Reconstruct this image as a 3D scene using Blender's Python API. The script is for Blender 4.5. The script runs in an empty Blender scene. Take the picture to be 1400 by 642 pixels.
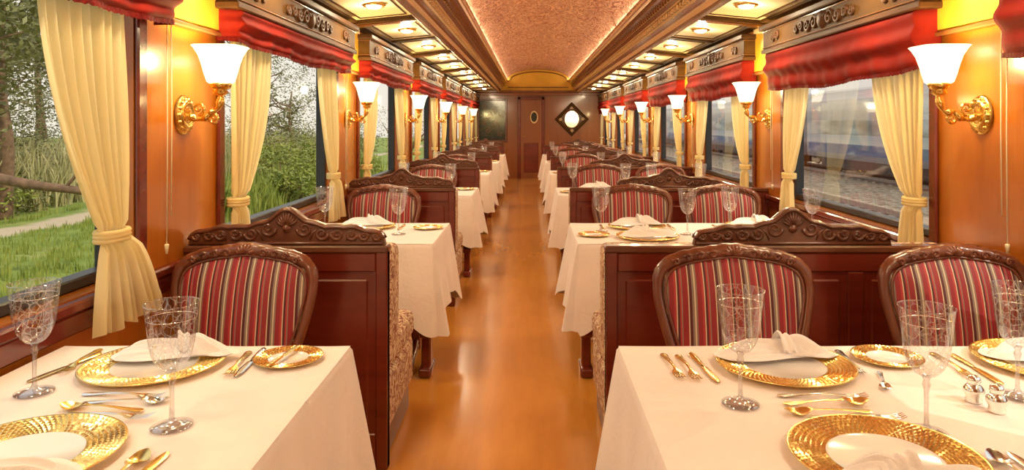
import bpy, bmesh, math, random
from mathutils import Vector, Matrix, noise
random.seed(7)
P=2.4; XL=-1.33; XR=1.73; CX=.19; Y0=-2.0; Y1=16.8
pi=math.pi
scene=bpy.context.scene
scene.view_settings.view_transform='Standard'
scene.view_settings.look='None'
scene.view_settings.exposure=0.0

# ------------------------------------------------------------ materials
def new_mat(name):
    m=bpy.data.materials.new(name); m.use_nodes=True
    nt=m.node_tree; b=nt.nodes['Principled BSDF']; o=nt.nodes['Material Output']
    return m,nt,b,o
def rgba(c): return (c[0],c[1],c[2],1)
def coords(nt,scale=(1,1,1)):
    tc=nt.nodes.new('ShaderNodeTexCoord'); mp=nt.nodes.new('ShaderNodeMapping')
    mp.inputs['Scale'].default_value=scale
    nt.links.new(tc.outputs['Object'],mp.inputs['Vector']); return mp.outputs['Vector']
def noise_n(nt,vec,scale,detail=4,rough=.6,dist=0):
    n=nt.nodes.new('ShaderNodeTexNoise'); n.inputs['Scale'].default_value=scale
    n.inputs['Detail'].default_value=detail; n.inputs['Roughness'].default_value=rough
    n.inputs['Distortion'].default_value=dist
    nt.links.new(vec,n.inputs['Vector']); return n.outputs['Fac']
def ramp(nt,fac,stops,interp='LINEAR'):
    r=nt.nodes.new('ShaderNodeValToRGB'); r.color_ramp.interpolation=interp
    e=r.color_ramp.elements
    while len(e)<len(stops): e.new(.5)
    for i,(p,c) in enumerate(stops):
        e[i].position=p; e[i].color=rgba(c)
    nt.links.new(fac,r.inputs['Fac']); return r.outputs['Color']
def bump(nt,h,b,strength=.2,dist=.01):
    n=nt.nodes.new('ShaderNodeBump'); n.inputs['Strength'].default_value=strength
    n.inputs['Distance'].default_value=dist
    nt.links.new(h,n.inputs['Height']); nt.links.new(n.outputs['Normal'],b.inputs['Normal'])
def pmat(name,c,rough=.5,metal=0,var=.15,scale=8,bumps=0,stretch=(1,1,1),coat=0,sheen=0,em=None,ems=0,spec=.5,bscale=None):
    m,nt,b,o=new_mat(name)
    v=coords(nt,stretch); n=noise_n(nt,v,scale)
    c1=tuple(x*(1-var) for x in c); c2=tuple(min(1,x*(1+var)) for x in c)
    nt.links.new(ramp(nt,n,[(.3,c1),(.7,c2)]),b.inputs['Base Color'])
    b.inputs['Roughness'].default_value=rough; b.inputs['Metallic'].default_value=metal
    b.inputs['Coat Weight'].default_value=coat; b.inputs['Coat Roughness'].default_value=.12
    b.inputs['Sheen Weight'].default_value=sheen; b.inputs['Specular IOR Level'].default_value=spec
    if bumps:
        h=n if bscale is None else noise_n(nt,v,bscale)
        bump(nt,h,b,bumps,.01)
    if em: b.inputs['Emission Color'].default_value=rgba(em); b.inputs['Emission Strength'].default_value=ems
    return m
def wood(name,c1,c2,axis='Z',scale=6,rough=.28,coat=.4,spec=.5):
    m,nt,b,o=new_mat(name)
    s={'X':(.12,1,1),'Y':(1,.12,1),'Z':(1,1,.12)}[axis]
    v=coords(nt,s); n=noise_n(nt,v,scale,6,.65,.6)
    nt.links.new(ramp(nt,n,[(.3,c1),(.7,c2)]),b.inputs['Base Color'])
    b.inputs['Roughness'].default_value=rough; b.inputs['Coat Weight'].default_value=coat
    b.inputs['Coat Roughness'].default_value=.1; b.inputs['Specular IOR Level'].default_value=spec
    n2=noise_n(nt,v,scale*8,3); bump(nt,n2,b,.06,.003)
    return m

M={}
M['wall']=wood('cherry_wall_wood',(.37,.100,.009),(.53,.165,.015),'Z',4,.25,.5)
M['dark']=wood('mahogany_wood',(.11,.012,.005),(.19,.024,.009),'X',7,.26,.6)
M['carve']=wood('carved_walnut_wood',(.075,.020,.008),(.17,.052,.018),'X',12,.35,.4)
M['chairw']=wood('chair_frame_wood',(.10,.024,.010),(.20,.055,.020),'Z',14,.3,.5)
M['pelmet']=wood('pelmet_wood',(.060,.028,.008),(.11,.052,.014),'Y',8,.55,0,.12)
M['pcarve']=wood('pelmet_carving_wood',(.045,.018,.006),(.10,.038,.012),'Y',10,.5,0,.25)
M['endw']=wood('end_wall_wood',(.22,.060,.012),(.30,.09,.020),'Z',4,.3,.4)
M['corn']=wood('cornice_wood',(.17,.060,.018),(.28,.11,.035),'Y',6,.22,.5)
M['corn2']=wood('pale_cornice_highlight_wood',(.80,.54,.24),(.95,.72,.38),'Y',6,.25,.4)  # pale trim wood; on the cornice its colour paints the bright highlights
M['ivory']=pmat('ivory_ceiling_laminate',(.88,.77,.49),.42,0,.05,3)
M['goldwall_glow']=pmat('gold_panel_and_lamp_glow',(.86,.52,.05),.35,0,.08,4,coat=.2)  # gold of the far arch; on side walls its colour paints lamp glow
M['brass']=pmat('polished_brass',(.88,.58,.16),.22,1,.12,20,.05)
M['gold']=pmat('gold_plate_metal',(.97,.72,.27),.22,1,.05,40)
M['silver']=pmat('silver_metal',(.90,.89,.86),.15,1,.08,40)
M['porc']=pmat('white_porcelain',(.88,.86,.84),.12,0,.03,5,coat=.5)
M['linen']=pmat('table_linen',(.88,.79,.75),.85,0,.04,6,.25,sheen=.2,bscale=60)
M['napkin']=pmat('napkin_linen',(.93,.88,.87),.85,0,.03,6,.2,sheen=.2,bscale=120)
M['red']=pmat('red_silk_shade',(.22,.012,.006),.75,0,.25,6,.3,(1,.3,1),spec=.12)
M['redtrim']=pmat('red_fringe',(.14,.008,.006),.7,0,.4,60,.6,spec=.1)
M['black']=pmat('black_window_rubber',(.02,.022,.03),.4,0,.2,10)
M['plinth']=wood('dark_plinth_wood',(.07,.012,.006),(.12,.02,.01),'Y',6,.35,.3)

def floor_mat():
    m,nt,b,o=new_mat('honey_vinyl_floor')
    v=coords(nt,(1,.25,1)); n=noise_n(nt,v,3,6,.65,.5); n2=noise_n(nt,coords(nt),1.2,3)
    n3=noise_n(nt,coords(nt,(1,.06,1)),22,4)
    c=ramp(nt,n,[(.3,(.64,.255,.034)),(.7,(.78,.34,.052))])
    mx=nt.nodes.new('ShaderNodeMix'); mx.data_type='RGBA'; mx.blend_type='MULTIPLY'; mx.inputs[0].default_value=.3
    nt.links.new(c,mx.inputs[6]); nt.links.new(ramp(nt,n2,[(.3,(.8,.72,.66)),(.7,(1,1,1))]),mx.inputs[7])
    m2=nt.nodes.new('ShaderNodeMix'); m2.data_type='RGBA'; m2.blend_type='MULTIPLY'; m2.inputs[0].default_value=.3
    nt.links.new(mx.outputs[2],m2.inputs[6]); nt.links.new(ramp(nt,n3,[(.3,(.78,.72,.66)),(.6,(1,1,1))]),m2.inputs[7])
    nt.links.new(m2.outputs[2],b.inputs['Base Color'])
    b.inputs['Roughness'].default_value=.24; b.inputs['Coat Weight'].default_value=.7; b.inputs['Coat Roughness'].default_value=.14
    return m
M['floor']=floor_mat()

def stripe_mat():
    m,nt,b,o=new_mat('striped_chair_fabric')
    tc=nt.nodes.new('ShaderNodeTexCoord'); sp=nt.nodes.new('ShaderNodeSeparateXYZ')
    nt.links.new(tc.outputs['Object'],sp.inputs[0])
    a=nt.nodes.new('ShaderNodeMath'); a.operation='MULTIPLY'; a.inputs[1].default_value=1/.086
    nt.links.new(sp.outputs['X'],a.inputs[0])
    f=nt.nodes.new('ShaderNodeMath'); f.operation='FRACT'; nt.links.new(a.outputs[0],f.inputs[0])
    R=(.27,.010,.016); D=(.085,.006,.010); C=(.62,.49,.33); G=(.24,.17,.13); K=(.42,.030,.030)
    c=ramp(nt,f.outputs[0],[(0,R),(.20,C),(.24,D),(.34,G),(.42,C),(.47,G),(.53,R),(.70,K),(.78,C),(.82,D),(.90,K),(.96,G)],'CONSTANT')
    nt.links.new(c,b.inputs['Base Color']); b.inputs['Roughness'].default_value=.6
    b.inputs['Sheen Weight'].default_value=.15
    bump(nt,noise_n(nt,coords(nt),150,2),b,.15,.004)
    return m
M['stripe']=stripe_mat()

def brocade():
    m,nt,b,o=new_mat('brocade_sofa_fabric')
    v=coords(nt); vo=nt.nodes.new('ShaderNodeTexNoise'); vo.inputs['Scale'].default_value=16
    vo.inputs['Detail'].default_value=2; vo.inputs['Distortion'].default_value=2.2
    nt.links.new(v,vo.inputs['Vector'])
    c=ramp(nt,vo.outputs['Fac'],[(0,(.14,.02,.015)),(.40,(.28,.08,.04)),(.45,(.70,.54,.34)),(.52,(.72,.58,.38)),(.55,(.30,.09,.05)),(.62,(.18,.04,.025)),(.66,(.62,.46,.28))])
    nt.links.new(c,b.inputs['Base Color']); b.inputs['Roughness'].default_value=.7
    bump(nt,vo.outputs['Fac'],b,.2,.005)
    return m
M['brocade']=brocade()

def vault_mat():
    m,nt,b,o=new_mat('embossed_salmon_ceiling')
    v=coords(nt,(1,.42,1))
    n=nt.nodes.new('ShaderNodeTexNoise'); n.inputs['Scale'].default_value=8; n.inputs['Detail'].default_value=1
    n.inputs['Distortion'].default_value=3.0; nt.links.new(v,n.inputs['Vector'])
    c=ramp(nt,n.outputs['Fac'],[(.36,(.38,.12,.06)),(.42,(.82,.47,.30)),(.48,(.84,.51,.34)),(.51,(.34,.11,.06)),(.55,(.34,.11,.06)),(.58,(.84,.51,.34)),(.66,(.42,.14,.08))])
    nt.links.new(c,b.inputs['Base Color']); b.inputs['Roughness'].default_value=.6
    bump(nt,n.outputs['Fac'],b,.5,.03)
    return m
M['vault']=vault_mat()

def glass_thin(name,tint=(1,1,1),cut=False,refl=.05,mul=.3,lines=True):
    m,nt,b,o=new_mat(name); nt.nodes.remove(b)
    tr=nt.nodes.new('ShaderNodeBsdfTransparent'); tr.inputs[0].default_value=rgba(tint)
    gl=nt.nodes.new('ShaderNodeBsdfGlossy'); gl.inputs['Roughness'].default_value=.03
    lw=nt.nodes.new('ShaderNodeLayerWeight'); lw.inputs['Blend'].default_value=.25 if not cut else .45
    mx=nt.nodes.new('ShaderNodeMixShader')
    mr=nt.nodes.new('ShaderNodeMath'); mr.operation='MULTIPLY_ADD'; mr.inputs[1].default_value=mul; mr.inputs[2].default_value=refl
    mr.use_clamp=True
    nt.links.new(lw.outputs['Facing' if cut else 'Fresnel'],mr.inputs[0])
    nt.links.new(mr.outputs[0],mx.inputs[0]); nt.links.new(tr.outputs[0],mx.inputs[1]); nt.links.new(gl.outputs[0],mx.inputs[2])
    last=mx.outputs[0]
    if cut and lines:
        v=coords(nt,(1,1,.8))
        vo=nt.nodes.new('ShaderNodeTexVoronoi'); vo.feature='DISTANCE_TO_EDGE'; vo.inputs['Scale'].default_value=62
        nt.links.new(v,vo.inputs['Vector'])
        f=ramp(nt,vo.outputs['Distance'],[(0,(.40,.40,.40)),(.05,(0,0,0))])
        d=nt.nodes.new('ShaderNodeBsdfPrincipled'); d.inputs['Base Color'].default_value=(.95,.93,.92,1); d.inputs['Roughness'].default_value=.2
        m2=nt.nodes.new('ShaderNodeMixShader'); nt.links.new(f,m2.inputs[0]); nt.links.new(last,m2.inputs[1]); nt.links.new(d.outputs[0],m2.inputs[2])
        last=m2.outputs[0]
    nt.links.new(last,o.inputs['Surface'])
    return m
M['glass']=glass_thin('window_glass',(.98,.99,.99),False,.015,.25)
M['crystal']=glass_thin('cut_crystal',(.97,.97,.98),True,.07,.42)
M['stem']=glass_thin('crystal_stem',(.92,.92,.94),True,.16,.5,False)
def curtain_mat():
    m,nt,b,o=new_mat('cream_curtain_voile')
    b.inputs['Base Color'].default_value=(.92,.78,.42,1); b.inputs['Roughness'].default_value=.8
    t=nt.nodes.new('ShaderNodeBsdfTranslucent'); t.inputs[0].default_value=(.98,.88,.58,1)
    mx=nt.nodes.new('ShaderNodeMixShader'); mx.inputs[0].default_value=.45
    nt.links.new(b.outputs[0],mx.inputs[1]); nt.links.new(t.outputs[0],mx.inputs[2]); nt.links.new(mx.outputs[0],o.inputs['Surface'])
    v=coords(nt,(1,1,.05)); n=noise_n(nt,v,60,3); bump(nt,n,b,.3,.006)
    return m
M['curtain']=curtain_mat()
def shade_mat():
    m,nt,b,o=new_mat('frosted_lamp_glass'); nt.nodes.remove(b)
    e=nt.nodes.new('ShaderNodeEmission'); 
    v=coords(nt); n=noise_n(nt,v,12)
    nt.links.new(ramp(nt,n,[(.3,(1,.82,.48)),(.7,(1,.89,.60))]),e.inputs[0]); e.inputs[1].default_value=3.0
    t=nt.nodes.new('ShaderNodeBsdfTransparent')
    mx=nt.nodes.new('ShaderNodeMixShader'); mx.inputs[0].default_value=.5
    nt.links.new(t.outputs[0],mx.inputs[1]); nt.links.new(e.outputs[0],mx.inputs[2]); nt.links.new(mx.outputs[0],o.inputs['Surface'])
    return m
M['shade']=shade_mat()
M['bulb']=pmat('glowing_lens',(.9,.8,.6),.4,em=(1,.88,.66),ems=7)
M['mirror']=pmat('antique_mirror',(.92,.90,.86),.12,1,.06,6)
M['darkglass']=pmat('dark_etched_glass',(.05,.055,.045),.12,.3,.6,25,coat=.5)
def leafm(n,c1,c2):
    m,nt,b,o=new_mat(n)
    v=coords(nt); f=noise_n(nt,v,2.2,4)
    nt.links.new(ramp(nt,f,[(.3,c1),(.7,c2)]),b.inputs['Base Color']); b.inputs['Roughness'].default_value=.6
    return m
M['leaf']=leafm('tree_leaves',(.10,.11,.03),(.27,.27,.10))
M['leaf2']=leafm('shrub_leaves',(.12,.18,.02),(.38,.42,.08))
M['reed']=leafm('dry_reeds',(.28,.29,.10),(.62,.54,.28))
M['grass']=leafm('grass_blades',(.14,.22,.02),(.40,.43,.08))
M['bark']=pmat('tree_bark',(.20,.12,.07),.9,0,.4,8,.5)
def ground_mat():
    m,nt,b,o=new_mat('grassy_ground')
    v=coords(nt); f=noise_n(nt,v,.9,6)
    g=ramp(nt,f,[(.3,(.13,.21,.03)),(.55,(.26,.34,.06)),(.75,(.44,.39,.15))])
    sp=nt.nodes.new('ShaderNodeSeparateXYZ'); nt.links.new(v,sp.inputs[0])
    n2=noise_n(nt,v,.6,3)
    a=nt.nodes.new('ShaderNodeMath'); a.operation='MULTIPLY_ADD'; a.inputs[1].default_value=1.6
    nt.links.new(n2,a.inputs[0]); nt.links.new(sp.outputs['X'],a.inputs[2])
    ad=nt.nodes.new('ShaderNodeMath'); ad.operation='ADD'; ad.inputs[1].default_value=10.9; nt.links.new(a.outputs[0],ad.inputs[0])
    ab=nt.nodes.new('ShaderNodeMath'); ab.operation='ABSOLUTE'; nt.links.new(ad.outputs[0],ab.inputs[0])
    pf=ramp(nt,ab.outputs[0],[(.35,(1,1,1)),(.7,(0,0,0))])
    mx=nt.nodes.new('ShaderNodeMix'); mx.data_type='RGBA'
    nt.links.new(pf,mx.inputs[0]); nt.links.new(g,mx.inputs[6]); mx.inputs[7].default_value=(.62,.50,.34,1)
    nt.links.new(mx.outputs[2],b.inputs['Base Color']); b.inputs['Roughness'].default_value=.95
    return m
M['ground']=ground_mat()
def gravel():
    m,nt,b,o=new_mat('track_ballast')
    v=coords(nt); vo=nt.nodes.new('ShaderNodeTexVoronoi'); vo.inputs['Scale'].default_value=7
    nt.links.new(v,vo.inputs['Vector'])
    nt.links.new(ramp(nt,vo.outputs['Color'],[(.1,(.28,.21,.13)),(.5,(.48,.39,.26)),(.9,(.68,.58,.42))]),b.inputs['Base Color'])
    b.inputs['Roughness'].default_value=.95; bump(nt,vo.outputs['Distance'],b,.6,.05)
    return m
M['gravel']=gravel()
def trainm():
    m,nt,b,o=new_mat('passing_train_paint')
    tc=nt.nodes.new('ShaderNodeTexCoord'); sp=nt.nodes.new('ShaderNodeSeparateXYZ'); nt.links.new(tc.outputs['Object'],sp.inputs[0])
    v=coords(nt,(1,.02,1)); n=noise_n(nt,v,5,3)
    a=nt.nodes.new('ShaderNodeMath'); a.operation='MULTIPLY_ADD'; a.inputs[1].default_value=.28; a.inputs[2].default_value=.05
    nt.links.new(sp.outputs['Z'],a.inputs[0])
    a2=nt.nodes.new('ShaderNodeMath'); a2.operation='MULTIPLY_ADD'; a2.inputs[1].default_value=.14; nt.links.new(n,a2.inputs[0]); nt.links.new(a.outputs[0],a2.inputs[2])
    c=ramp(nt,a2.outputs[0],[(0,(.22,.23,.26)),(.18,(.26,.30,.38)),(.24,(.62,.64,.64)),(.33,(.45,.52,.60)),(.45,(.64,.64,.62)),(.52,(.36,.42,.46)),(.66,(.54,.56,.55)),(.75,(.80,.77,.70)),(.9,(.60,.55,.50))])
    nt.links.new(c,b.inputs['Base Color']); b.inputs['Roughness'].default_value=.4
    return m
M['train']=trainm()
def bandm(name,stops):
    m,nt,b,o=new_mat(name); v=coords(nt,(1,.18,.6)); n=noise_n(nt,v,2.2,2)
    nt.links.new(ramp(nt,n,stops),b.inputs['Base Color']); b.inputs['Roughness'].default_value=.35; return m
M['bluewin']=bandm('train_blue_band',[(.38,(.05,.10,.28)),(.52,(.10,.17,.34)),(.62,(.42,.48,.54))])
M['greywin']=bandm('train_window_band',[(.36,(.13,.17,.19)),(.5,(.28,.34,.36)),(.64,(.58,.62,.60))])
M['rail']=pmat('rail_steel',(.48,.42,.38),.35,.8,.2,5)
M['sleeper']=pmat('concrete_sleeper',(.40,.34,.28),.9,0,.2,6,.3)

# ------------------------------------------------------------ mesh builder
class MB:
    def __init__(s): s.v=[];s.f=[];s.m=[];s.s=[];s.mats=[]
    def mi(s,k):
        if k not in s.mats: s.mats.append(k)
        return s.mats.index(k)
    def add(s,vs,fs,mat,smooth=True,mx=None):
        o=len(s.v); i=s.mi(mat)
        for p in vs:
            p=Vector(p)
            if mx is not None: p=mx@p
            s.v.append(p[:])
        for f in fs: s.f.append([a+o for a in f]); s.m.append(i); s.s.append(smooth)
    def box(s,x0,x1,y0,y1,z0,z1,mat,bev=0,mx=None):
        if x0>x1:x0,x1=x1,x0
        if y0>y1:y0,y1=y1,y0
        if bev<=0:
            vs=[(x,y,z) for x in(x0,x1) for y in(y0,y1) for z in(z0,z1)]
            fs=[(0,1,3,2),(4,6,7,5),(0,4,5,1),(2,3,7,6),(0,2,6,4),(1,5,7,3)]
            s.add(vs,fs,mat,False,mx); return
        bm=bmesh.new(); bmesh.ops.create_cube(bm,size=1)
        for v in bm.verts: v.co=Vector(((x0+x1)/2+v.co.x*(x1-x0),(y0+y1)/2+v.co.y*(y1-y0),(z0+z1)/2+v.co.z*(z1-z0)))
        seg=1 if bev<.012 else 3
        bmesh.ops.bevel(bm,geom=bm.edges[:],offset=bev,segments=seg,affect='EDGES',profile=.5)
        bm.verts.index_update()
        s.add([v.co[:] for v in bm.verts],[[v.index for v in f.verts] for f in bm.faces],mat,seg>1,mx); bm.free()
    def lathe(s,prof,n,mat,mx=None,smooth=True,sq=0):
        vs=[];fs=[]
        for r,z in prof:
            for i in range(n):
                a=2*pi*i/n
                q=1
                if sq: q=1/((abs(math.cos(a))**sq+abs(math.sin(a))**sq)**(1/sq))
                vs.append((r*q*math.cos(a),r*q*math.sin(a),z))
        for j in range(len(prof)-1):
            for i in range(n):
                k=(i+1)%n; fs.append((j*n+i,j*n+k,(j+1)*n+k,(j+1)*n+i))
        s.add(vs,fs,mat,smooth,mx)
    def tube(s,path,rad,mat,n=8,closed=False,mx=None):
        path=[Vector(p) for p in path]; m=len(path); vs=[];fs=[]
        up=None
        for i,p in enumerate(path):
            a=path[(i-1)%m] if (closed or i>0) else p
            b=path[(i+1)%m] if (closed or i<m-1) else p
            t=(b-a); t=t.normalized() if t.length>1e-9 else Vector((0,0,1))
            if up is None:
                up=Vector((0,1,0)) if abs(t.y)<.9 else Vector((1,0,0))
            u=up-t*up.dot(t)
            if u.length<1e-4: u=t.orthogonal()
            u.normalize(); up=u; w=t.cross(u)
            r=rad[i] if isinstance(rad,(list,tuple)) else rad
            for k in range(n):
                an=2*pi*k/n; vs.append((p+u*math.cos(an)*r+w*math.sin(an)*r)[:])
        for i in range(m if closed else m-1):
            j=(i+1)%m
            for k in range(n):
                l=(k+1)%n; fs.append((i*n+k,i*n+l,j*n+l,j*n+k))
        if not closed:
            fs.append(list(range(n))[::-1]); fs.append([(m-1)*n+k for k in range(n)])
        s.add(vs,fs,mat,True,mx)
    def grid(s,fn,nu,nv,mat,smooth=True,mx=None,wrap=False):
        vs=[fn(i/nu,j/nv) for j in range(nv+1) for i in range(nu+1)]
        fs=[(j*(nu+1)+i,j*(nu+1)+i+1,(j+1)*(nu+1)+i+1,(j+1)*(nu+1)+i) for j in range(nv) for i in range(nu)]
        s.add(vs,fs,mat,smooth,mx)
    def sweepY(s,prof,y0,y1,mats,ny=1):
        for i in range(len(prof)-1):
            a,b=prof[i],prof[i+1]
            s.add([(a[0],y0,a[1]),(b[0],y0,b[1]),(b[0],y1,b[1]),(a[0],y1,a[1])],[(0,1,2,3)],mats[i%len(mats)],False)
    def mesh(s,name):
        me=bpy.data.meshes.new(name); me.from_pydata(s.v,[],s.f)
        for k in s.mats: me.materials.append(M[k])
        me.polygons.foreach_set('material_index',s.m); me.polygons.foreach_set('use_smooth',s.s)
        me.update(); return me
def obj(me,name,loc=(0,0,0),rz=0,scale=(1,1,1),parent=None,rx=0):
    if isinstance(me,MB): me=me.mesh(name)
    o=bpy.data.objects.new(name,me); o.location=loc; o.rotation_euler=(rx,0,rz); o.scale=scale
    scene.collection.objects.link(o)
    if parent: o.parent=parent
    return o
def catmull(pts,n=6,closed=False):
    pts=[Vector(p) for p in pts]; m=len(pts); out=[]
    for i in range(m if closed else m-1):
        g=(lambda k: pts[k%m]) if closed else (lambda k: pts[max(0,min(m-1,k))])
        a,b,c,d=g(i-1),g(i),g(i+1),g(i+2)
        for k in range(n):
            t=k/n
            out.append(.5*((2*b)+(c-a)*t+(2*a-5*b+4*c-d)*t*t+(3*b-a-3*c+d)*t**3))
    if not closed: out.append(pts[-1])
    return out
def spiral(cx,cz,r,turns,start,dirn=1,n=26,y=0):
    return [(cx+math.cos(start+dirn*turns*2*pi*i/n)*r*(1-i/n*.88),y,cz+math.sin(start+dirn*turns*2*pi*i/n)*r*(1-i/n*.88)) for i in range(n+1)]
def light(name,kind,loc,power,color,size=.1,parent=None,rot=(0,0,0),size_y=None,spot=None):
    l=bpy.data.lights.new(name,kind); l.energy=power; l.color=color
    if kind=='AREA':
        l.size=size
        if size_y: l.shape='RECTANGLE'; l.size_y=size_y
    elif kind in('POINT','SPOT'): l.shadow_soft_size=size
    o=bpy.data.objects.new(name,l); o.location=loc; o.rotation_euler=rot
    scene.collection.objects.link(o)
    if parent: o.parent=parent
    return o

# ------------------------------------------------------------ room shell
b=MB(); b.box(XL-.12,XR+.12,Y0-.1,Y1+.1,-.08,0,'floor'); obj(b,'floor')
SILL=.82; WT=1.90
def side_wall(side):
    X=XL if side<0 else XR
    b=MB(); o=X+side*.12
    b.box(X,o,Y0,Y1,0,SILL,'wall'); b.box(X,o,Y0,Y1,WT,2.16,'wall')
    edges=[(max(Y0,(-1.02)*P),-.74*P)]+[((k+.98)*P,(k+1.26)*P) for k in range(-1,6)]+[(6.98*P,Y1)]
    for a,c in edges:
        if c>a+.001: b.box(X,o,max(a,Y0),c,SILL,WT,'wall')
    obj(b,'wall_left' if side<0 else 'wall_right')
    t=MB(); t.box(X,X-side*.035,Y0+.01,Y1-.01,SILL-.035,SILL-.003,'dark',.006)
    t.box(X,X-side*.02,Y0+.01,Y1-.01,SILL-.10,SILL-.04,'dark',.005)
    obj(t,'trim_sill_'+('left' if side<0 else 'right'))
    t=MB(); t.box(X,X-side*.02,Y0+.01,Y1-.01,0.001,.12,'plinth',.005); obj(t,'baseboard_'+('left' if side<0 else 'right'))
    t=MB()
    for k in range(-1,7):
        for yy in ((.26+k)*P-.03,(.98+k)*P+.03):
            if Y0+.05<yy<Y1-.05: t.box(X-side*.001,X-side*.018,yy-.028,yy+.028,SILL,2.0,'dark',.006)
    obj(t,'trim_casing_'+('left' if side<0 else 'right'))
    t=MB()
    for k in range(-1,6):
        t.box(X-side*.001,X-side*.03,(1.0+k)*P+.02,(1.24+k)*P-.02,1.71,2.045,'goldwall_glow',.008)  # added gold panel: sconce glow on the upper wall put into colour
        t.box(X-side*.001,X-side*.040,(1.0+k)*P+.015,(1.24+k)*P-.015,1.69,1.71,'corn',.005)
    obj(t,'trim_glow_panel_'+('left' if side<0 else 'right'))
side_wall(-1); side_wall(1)
wn=0
for side in(-1,1):
    X=(XL if side<0 else XR)+side*.08
    for k in range(-1,7):
        wn+=1; a=(.26+k)*P+.002; c=min((.98+k)*P-.002,Y1-.01); z0,z1=SILL+.002,WT-.002
        b=MB(); w=.035; t=.03
        b.box(X-t,X+t,a,a+w,z0,z1,'black',.005); b.box(X-t,X+t,c-w,c,z0,z1,'black',.005)
        b.box(X-t,X+t,a+w,c-w,z0,z0+w,'black',.005); b.box(X-t,X+t,a+w,c-w,z1-w,z1,'black',.005)
        b.add([(X,a+w,z0+w),(X,c-w,z0+w),(X,c-w,z1-w),(X,a+w,z1-w)],[(0,1,2,3)],'glass',False)
        obj(b,'window_%d'%wn)

# ceiling vault
def vault(u,v):
    t=-1+2*u; x=CX+t*.76
    return (x,Y0+(Y1-Y0)*v,2.33+.27*math.sqrt(max(0,1-abs(t)**2.2)))
b=MB(); b.grid(vault,28,24,'vault'); 
for side in(-1,1):
    xo=XL if side<0 else XR; xi=CX+side*.97
    vs=[(xi,Y0,2.11),(xo,Y0,2.055),(xo,Y1,2.055),(xi,Y1,2.11)]
    b.add(vs,[(0,1,2,3)],'ivory',False)
obj(b,'ceiling')
prof=[(-.99,2.11),(-.99,2.06),(-.975,2.045),(-.955,2.03),(-.935,2.04),(-.92,2.055),(-.92,2.10),(-.905,2.11),(-.88,2.12),(-.87,2.135),(-.87,2.17),(-.855,2.175),(-.84,2.18),(-.825,2.195),(-.815,2.205),(-.815,2.24),(-.80,2.25),(-.775,2.26),(-.75,2.28),(-.74,2.30),(-.735,2.32),(-.735,2.34),(-.76,2.345)]
cm=['corn','corn','corn2','corn','corn','corn2','corn','corn','corn2','corn','corn','corn2','corn','corn','corn2','corn','corn','corn','corn2','corn','corn2','corn']  # pale bands between brown ones paint highlights along the moulding steps
for side in(-1,1):
    b=MB(); pr=[(CX+ (x if side<0 else -x),z) for x,z in prof]
    b.sweepY(pr,Y0,Y1,cm)
    y=Y0+.05
    while y<Y1-.05:
        xx=CX+side*.87; b.box(xx,xx-side*.022,y,y+.05,2.138,2.165,'corn2')
        xx=CX+side*.815; b.box(xx,xx-side*.018,y+.02,y+.05,2.208,2.235,'corn')
        y+=.10
    obj(b,'trim_cornice_'+('left' if side<0 else 'right'))
    b=MB(); xo=XL if side<0 else XR; xi=CX+side*.97
    def zc(x): return 2.11+(2.055-2.11)*(x-xi)/(xo-xi)
    def rib(ya,yb,xa,xb,d,mat):
        vs=[(xa,ya,zc(xa)),(xb,ya,zc(xb)),(xb,yb,zc(xb)),(xa,yb,zc(xa))]
        vs+= [(p[0],p[1],p[2]-d) for p in vs]
        b.add(vs,[(0,1,2,3),(7,6,5,4),(0,4,5,1),(1,5,6,2),(2,6,7,3),(3,7,4,0)],mat,False)
    k=-1
    while True:
        y=k*P/2+.12*P
        if y>Y1-.1: break
        if y>Y0:
            main=(k%2==0)
            w=.075 if main else .03
            rib(y-w,y+w,xi,xo,.028 if main else .014,'pelmet')
            if main: rib(y-w*.5,y+w*.5,xi,xo,.036,'corn')
        k+=1
    for xx,w,mt in((xi+side*.025,.018,'pelmet'),(xo-side*.05,.04,'pelmet')):
        rib(Y0,Y1,xx-w,xx+w,.018,mt)
    k=-1
    while (k+1)*P/2+.12*P<Y1:
        ya=k*P/2+.12*P+.14; yb=(k+1)*P/2+.12*P-.14
        if ya>Y0:
            for (p,q) in((xi+side*.09,xi+side*.098),(xo-side*.138,xo-side*.13)):
                rib(ya,yb,min(p,q),max(p,q),.006,'pelmet')
            rib(ya,ya+.012,min(xi+side*.09,xo-side*.13),max(xi+side*.09,xo-side*.13),.006,'pelmet')
            rib(yb-.012,yb,min(xi+side*.09,xo-side*.13),max(xi+side*.09,xo-side*.13),.006,'pelmet')
        k+=1
    obj(b,'trim_soffit_'+('left' if side<0 else 'right'))
dl=MB(); dl.lathe([(.045,0),(.075,0),(.078,-.006),(.07,-.014),(.055,-.012),(.048,-.004)],24,'brass'); dl.lathe([(.052,-.006),(.045,-.018),(.028,-.027),(0,-.030)],24,'bulb')
dlm=dl.mesh('ceiling_downlight')
WARM=(1,.80,.52)
for side in(-1,1):
    xo=XL if side<0 else XR; xi=CX+side*.97
    for k in range(0,14):
        y=(k*.5-.13+.0)*P
        x=xi+side*.22
        zz=2.11+(2.055-2.11)*(x-xi)/(xo-xi)
        o=obj(dlm,'ceiling_downlight',(x,y,zz))
        light('downlight_bulb','POINT',(0,0,-.075),3.6,WARM,.035,o)
        light('downlight_beam','AREA',(0,0,-.04),5.8,WARM,.12,o)
for side in(-1,1):
    b=MB(); x=CX+side*.765
    b.box(x-.01,x+.01,Y0+.1,Y1-.1,2.347,2.355,'ivory'); o=obj(b,'cove_light_strip')
    for y in [Y0+1.2+i*2.4 for i in range(8)]:
        light('cove_tube','AREA',(x-side*.04,y,2.365),2.6,(1,.80,.54),.03,o,(0,pi-side*.7,0),2.3)

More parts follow.
